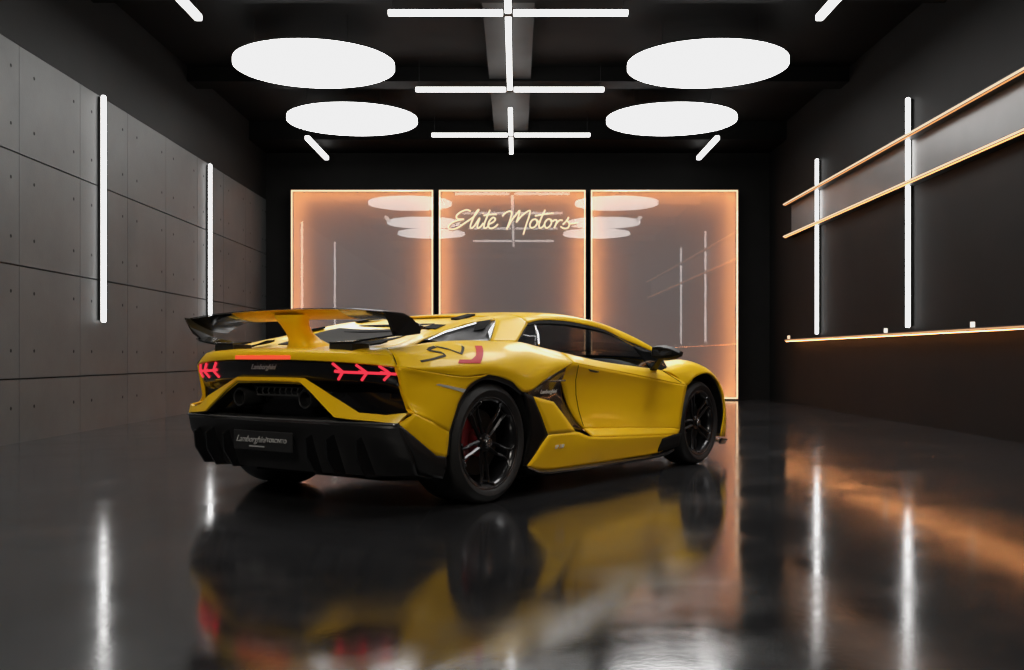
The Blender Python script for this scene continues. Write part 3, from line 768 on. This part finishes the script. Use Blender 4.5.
# black seals around the window
def lerp(a, b, t): return tuple(a[i]+(b[i]-a[i])*t for i in range(3))
patch('window_seal', [[lerp(a, b, -.01) for a, b in zip(topw, bot)], [lerp(a, b, .13 if i < 5 else .25) for i, (a, b) in enumerate(zip(topw, bot))]], MATTE, linv=True, solid=.006)
patch('window_seal', [[lerp(a, b, .97) for a, b in zip(topw, bot)], [lerp(a, b, 1.0) for a, b in zip(topw, bot)]], MATTE, linv=True, solid=.006)
patch('mirror_triangle', [[(2.12,.70,.935),(2.28,.72,.91),(2.40,.775,.868)], [(2.10,.853,.765),(2.27,.862,.748),(2.38,.855,.76)]], MATTE, linu=True, linv=True, solid=.008)
for sd in (1, -1):
    MB().tube([c((.93,.628,1.07), sd), c((.80,.75,1.0), sd), c((.72,.815,.935), sd)], .006, 6).build('quarter_light_bar', SILVER, car)
# windshield
patch('windshield', [
   [(1.74,0,1.140),(1.70,.25,1.142),(1.62,.43,1.143),(1.60,.51,1.137)],
   [(2.0,0,1.06),(1.98,.25,1.06),(1.95,.43,1.062),(1.93,.565,1.078)],
   [(2.28,0,.95),(2.26,.3,.95),(2.23,.5,.955),(2.18,.62,1.0)],
   [(2.50,0,.86),(2.47,.35,.855),(2.42,.60,.85),(2.38,.735,.885)]], CGLASS, sides=0, solid=0)
patch('wiper_cowl', [[(2.44,0,.865),(2.40,.4,.86),(2.36,.72,.84),(2.40,.80,.82)],[(2.62,0,.845),(2.60,.35,.838),(2.50,.62,.83),(2.36,.80,.795)]], MATTE, sides=0)
# rear bulkhead, interior
patch('bulkhead', [[(.62,0,1.09),(.62,.44,1.08)], [(.62,0,.80),(.62,.74,.84)], [(.9,0,.30),(.9,.80,.30)]], MATTE, sides=0, linu=True, linv=True)
patch('interior_floor', [[(.9,0,.25),(.9,.82,.25)], [(2.3,0,.25),(2.3,.80,.25)]], MATTE, sides=0, linu=True, linv=True)
patch('dashboard', [[(1.98,0,.70),(1.98,.45,.70),(1.95,.74,.69)], [(2.0,0,.79),(2.02,.45,.80),(2.02,.76,.76)], [(2.2,0,.83),(2.2,.45,.83),(2.2,.74,.76)], [(2.5,0,.82),(2.46,.35,.82),(2.35,.68,.77)]], LEATHER, sides=0)
for sd in (1, -1):
    prof = [(1.50,.30),(1.50,.42),(1.38,.44),(1.10,.40),(1.02,.50),(.88,.78),(.80,.95),(.78,1.02),(.82,1.05),(.88,1.03),(.95,.92),(1.10,.66),(1.18,.55)]
    prof = [(.98,.26),(.90,.50),(.80,.78),(.74,.98),(.76,1.05),(.83,1.06),(.88,1.0),(.93,.90),(1.03,.68),(1.12,.50),(1.30,.43),(1.50,.46),(1.56,.42),(1.54,.28)]
    m = MB(); W_ = [.20]*len(prof)
    a = [m.bm.verts.new(c((x, .38-.23*(1 if z < .9 else .62), z), sd)) for x, z in prof]
    b = [m.bm.verts.new(c((x, .38+.23*(1 if z < .9 else .62), z), sd)) for x, z in prof]
    m.bm.faces.new(a); m.bm.faces.new(b[::-1])
    for i in range(len(a)): m.bm.faces.new((a[i], b[i], b[(i+1)%len(a)], a[(i+1)%len(a)]))
    st = m.build('seat', LEATHER, car)
    bv = st.modifiers.new('b', 'BEVEL'); bv.width = .03; bv.segments = 3
MB().tube([(1.86+.05*math.sin(a)*.6, .38+.17*math.cos(a), .80+.15*math.sin(a)) for a in [2*PI*k/24 for k in range(24)]], .014, 8, closed=True).build('steering_wheel', LEATHER, car)
# --- mirrors
for sd in (1, -1):
    secs = []
    for s, x0, x1, z0, z1 in ((.905,2.04,2.13,.855,.915),(.93,2.00,2.16,.838,.938),(1.00,1.99,2.17,.828,.940),(1.07,2.01,2.15,.835,.925),(1.125,2.05,2.12,.86,.895)):
        xm, zm = (x0+x1)/2, (z0+z1)/2
        secs.append([c((x0,s,z0+.01), sd), c((x0-.004,s,zm), sd), c((x0,s,z1-.012), sd), c((xm,s,z1), sd), c((x1,s,zm+.01), sd), c((xm+.02,s,z0), sd)])
    m = MB(); vs = [[m.bm.verts.new(p) for p in r] for r in secs]
    for a, b in zip(vs, vs[1:]):
        for k in range(6): m.bm.faces.new((a[k], a[(k+1)%6], b[(k+1)%6], b[k]))
    m.bm.faces.new(vs[0]); m.bm.faces.new(vs[-1][::-1])
    mi = m.build('wing_mirror', MIRB, car, smooth=True, autos=40)
    mm = MB(); mm.bm.faces.new([mm.bm.verts.new(c(p, sd)) for p in ((1.992,.945,.862),(1.988,.945,.908),(1.980,1.02,.913),(2.0,1.09,.903),(2.002,1.09,.868),(1.982,1.02,.86))])
    mm.build('mirror_glass', SHGLASS, mi)
    k = MB().prism([c(p, sd) for p in ((2.02,.985,.855),(2.09,.985,.855),(2.18,.865,.745),(2.08,.865,.745))], (0, 0, .016))
    k.build('mirror_stalk', MIRB, mi)
# --- rear wing
def airfoil(zr, zf, xr, xf, th):
    n = 10; up = []; lo = []
    for k in range(n+1):
        t = k/n; x = xf+(xr-xf)*t; base = zf+(zr-zf)*t - .016*math.sin(PI*t)*1.
        h = th*(math.sin(PI*min(1, t*.9+.1))**.6)*(.4 if t > .98 else 1)
        up.append((x, base+h*.5)); lo.append((x, base-h*.5))
    return up+lo[::-1]
def wing_part(ss, name, mat, parent=None):
    m = MB(); R = []
    for s, zr, zf, xr, xf in ss:
        R.append([m.bm.verts.new((x, -s, z)) for x, z in airfoil(zr, zf, xr, xf, .022)])
    for a, b in zip(R, R[1:]):
        for k in range(len(a)): m.bm.faces.new((a[k], a[(k+1)%len(a)], b[(k+1)%len(a)], b[k]))
    m.bm.faces.new(R[0]); m.bm.faces.new(R[-1][::-1])
    return m.build(name, mat, parent or car, smooth=True, autos=50)
def wsec(s):
    a = abs(s)
    zr = 1.128-.030*(a/.9)**2; zf = 1.088-.010*(a/.9)
    xr = -.715+.01*a; xf = -.45+.02*a
    if a > .60: zf -= (a-.60)**2*.95; zr -= (a-.60)*.03
    return (s, zr, zf, xr-.02*(a/.9), xf)
wing = wing_part([wsec(-.46+.92*k/16) for k in range(17)], 'rear_wing', YEL)
for sd in (1, -1):
    ss = [wsec(sd*(.46+.40*k/8)) for k in range(9)]
    wing_part(ss, 'wing_tip', CARB, wing)
    # carbon rear edge line
    # endplate: curled fin
    prof = [(-.768,.850,1.100),(-.64,.872,1.092),(-.585,.882,1.068),(-.522,.895,1.015),(-.524,.890,.982),(-.60,.855,.970),(-.66,.828,.966),(-.704,.850,1.0),(-.731,.856,1.043)]
    m = MB(); vin = [m.bm.verts.new(c(p, sd)) for p in prof]; vout = [m.bm.verts.new(c((p[0], p[1]+.013, p[2]), sd)) for p in prof]
    m.bm.faces.new(vin); m.bm.faces.new(vout[::-1]); n_ = len(prof)
    for i in range(n_): m.bm.faces.new((vin[i], vout[i], vout[(i+1)%n_], vin[(i+1)%n_]))
    ep = m.build('wing_endplate', SATIN, wing)
    # lower strake from endplate to foot
    m = MB(); G = []
    for s, x0, x1, z in ((.86,-.68,-.56,.970),(.78,-.72,-.58,.958),(.68,-.745,-.60,.945),(.60,-.745,-.60,.935),(.42,-.745,-.60,.932)):
        G.append([c((x0, s, z), sd), c((x1, s, z+.012), sd)])
    m.grid(G); m.build('wing_strake', CARB, wing, solid=.010)
    m = MB(); m.box((-.742, -.595, .885), (-.60, -.415, .930), .006)
    if sd == -1:
        for v in m.bm.verts: v.co.y *= -1
    m.build('wing_foot', SATIN, wing)
m = MB(); m.tube([(wsec(s)[3]-.001, -s, wsec(s)[1]+.004) for s in [(-.86+1.72*k/20) for k in range(21)]], .0032, 6)
m.build('wing_trailing_edge', CARB, wing)
m = MB(); R = []
for z, x0, x1, w in ((1.100,-.70,-.56,.135),(1.075,-.70,-.58,.11),(1.04,-.675,-.565,.090),(1.00,-.65,-.53,.078),(.96,-.635,-.46,.078),(.93,-.63,-.40,.095),(.905,-.63,-.33,.13),(.89,-.64,-.28,.18)):
    xm = (x0+x1)/2
    ring = []
    for k in range(20):
        a = 2*PI*k/20; ca, sa = math.cos(a), math.sin(a)
        ex = abs(ca)**.55*(1 if ca > 0 else -1); ey = abs(sa)**.7*(1 if sa > 0 else -1)
        ring.append(m.bm.verts.new((xm+(x1-x0)/2*ex, w*ey, z + (.05*max(0, (xm+(x1-x0)/2*ex+.5)) if z < .94 else 0))))
    R.append(ring)
for a, b in zip(R, R[1:]):
    for k in range(20): m.bm.faces.new((a[k], a[(k+1)%20], b[(k+1)%20], b[k]))
m.build('wing_pillar', YEL, wing, smooth=True)

# --- small deck scoops
for sd in (1, -1):
    MB().prism([c(p, sd) for p in ((-.585,.42,.915),(-.50,.40,.945),(-.40,.44,.952),(-.38,.52,.94),(-.46,.54,.925),(-.56,.51,.912))], (0, 0, .012)).build('deck_scoop', MATTE, car)

# --- wheels
def wheel(X, s, R, width, Rr, sd, spin):
    """s = outer face lateral; R tyre radius; Rr rim radius"""
    hub = Vector((X, -s*sd, R)); o = -sd   # outward direction in local Y
    def LP(x, out, z): return (x, o*(out), z)
    m = MB()
    # rim barrel + lip
    prof = [(Rr-.004, -width+.03), (Rr-.03, -width*.6), (Rr-.035, -.06), (Rr-.03, -.03), (Rr-.012, -.012), (Rr+.002, -.008), (Rr+.004,-.02)]
    m.lathe([(r, o*h) for r, h in prof], 'Y', 64)
    # five Y-shaped twin spokes
    for k in range(5):
        a = spin+2*PI*k/5
        for br in (-1, 1):
            P = []
            for t, da, dep in ((.05,.42,-.055),(.13,.20,-.050),(.19,.13,-.040),(.235,.15,-.035),(Rr-.018,.27,-.018)):
                aa = a+br*da*(1 if t > .1 else .8); P.append(Vector(LP(t*math.cos(aa), dep, t*math.sin(aa))))
            m.tube(P, [.014,.011,.0095,.0095,.011], 6)
        # outer cross link
        P = [Vector(LP(.225*math.cos(a+d), -.036, .225*math.sin(a+d))) for d in (-.15, 0, .15)]
        m.tube(P, .007, 6)
    rim = m.build('wheel', RIM, car, smooth=True, autos=40); rim.location = hub
    e = MB()
    for k in range(5):
        a = spin+2*PI*k/5
        for br in (-1, 1):
            P = []
            for t, da, dep in ((.13,.20,-.036),(.19,.13,-.029),(.235,.15,-.024),(Rr-.03,.25,-.011)):
                aa = a+br*da; P.append(Vector(LP(t*math.cos(aa), dep, t*math.sin(aa))))
            e.tube(P, .0022, 5)
    e.tube([Vector(LP((Rr-.006)*math.cos(2*PI*k/64), -.009, (Rr-.006)*math.sin(2*PI*k/64))) for k in range(64)], .0015, 5, closed=True)
    e.build('spoke_edge', RIMEDGE, rim)
    # tyre
    w = width; ty = [(Rr+.001, -.012), (Rr+.012, .0), (Rr+.035, .006), (R-.045, .004), (R-.018, -.010), (R-.004, -.032), (R, -.06), (R, -w+.06), (R-.004, -w+.032), (R-.018, -w+.01), (R-.05, -w), (Rr, -w+.012)]
    m = MB(); m.lathe([(r, o*h) for r, h in ty], 'Y', 72); m.build('tyre', RUBBER, rim, smooth=True, autos=50)
    # brake disc, caliper
    m = MB(); m.lathe([(r, o*h) for r, h in ((.09,-.11),(.19,-.11),(.195,-.115),(.195,-.14),(.09,-.14))], 'Y', 48); m.build('brake_disc', DISC, rim)
    m = MB(); m.lathe([(.085, o*-.095), (.09, o*-.12), (.001, o*-.095)], 'Y', 30); m.build('disc_bell', REDC if R > .345 else DISC, rim)
    G = []
    for k in range(9):
        a = PI + math.radians(-48+84*k/8)
        G.append([LP(r*math.cos(a), d, r*math.sin(a)) for r, d in ((.13,-.075),(Rr-.075,-.072),(Rr-.055,-.09),(Rr-.055,-.16))])
    m = MB(); m.grid(G); m.build('brake_caliper', REDC, rim, smooth=True, solid=.012)
    m = MB(); m.lathe([(r, o*h) for r, h in ((.055,-.058),(.052,-.040),(.034,-.034),(.032,-.022),(.026,-.017),(.001,-.016))], 'Y', 30); hc = m.build('hub_nut', RIM, rim, smooth=True, autos=30)
    m = MB(); m.lathe([(r, o*h) for r, h in ((.026,-.0165),(.024,-.011),(.001,-.009))], 'Y', 24); m.build('hub_cap', SILVER, rim)
    m = MB(); m.lathe([(Rr-.02, o*-.165), (.001, o*-.165)], 'Y', 32); m.build('wheel_back', MATTE, rim)
wheel(0.0, .985, .3545, .345, .272, 1, math.radians(50))
wheel(0.0, .985, .3545, .345, .272, -1, math.radians(20))
wheel(2.745, .950, .332, .26, .258, 1, math.radians(40))
wheel(2.745, .950, .332, .26, .258, -1, math.radians(10))

# ------------------------------------------------------------------ added fill lights, out of view, to brighten the car's rear and side
def fill_area(loc, target, size, power, spread):
    L = bpy.data.lights.new('fill_light', 'AREA'); L.shape = 'RECTANGLE'; L.size = size[0]; L.size_y = size[1]
    L.energy = power; L.color = (1, .93, .82); L.spread = math.radians(spread)
    o = bpy.data.objects.new('fill_light', L); COL.objects.link(o); o.location = loc
    o.rotation_euler = (Vector(target)-Vector(loc)).to_track_quat('-Z', 'Y').to_euler()
fill_area((-2.6, -.5, 4.7), (-1.2, 6.6, .6), (3.0, 1.2), 13, 44)
fill_area((3.6, 1.5, 4.7), (.6, 7.6, .5), (2.4, 1.2), 5, 50)
# ------------------------------------------------------------------ world + render settings
w = bpy.data.worlds.new('world'); sc.world = w; w.use_nodes = True
w.node_tree.nodes['Background'].inputs[0].default_value = (.02, .02, .022, 1)
w.node_tree.nodes['Background'].inputs[1].default_value = .3
sc.view_settings.view_transform = 'Standard'
sc.view_settings.look = 'None'
sc.view_settings.exposure = 0
sc.view_settings.use_curve_mapping = True
cm = sc.view_settings.curve_mapping
cm.extend = 'HORIZONTAL'
cv = cm.curves[3]
cv.points[-1].location = (1, .86)
cv.points.new(.55, .55)
cm.update()
sc.cycles.use_denoising = True
sc.cycles.max_bounces = 8
sc.cycles.diffuse_bounces = 4
sc.cycles.glossy_bounces = 4
sc.cycles.transparent_max_bounces = 12
sc.cycles.sample_clamp_indirect = 4
sc.cycles.blur_glossy = .5
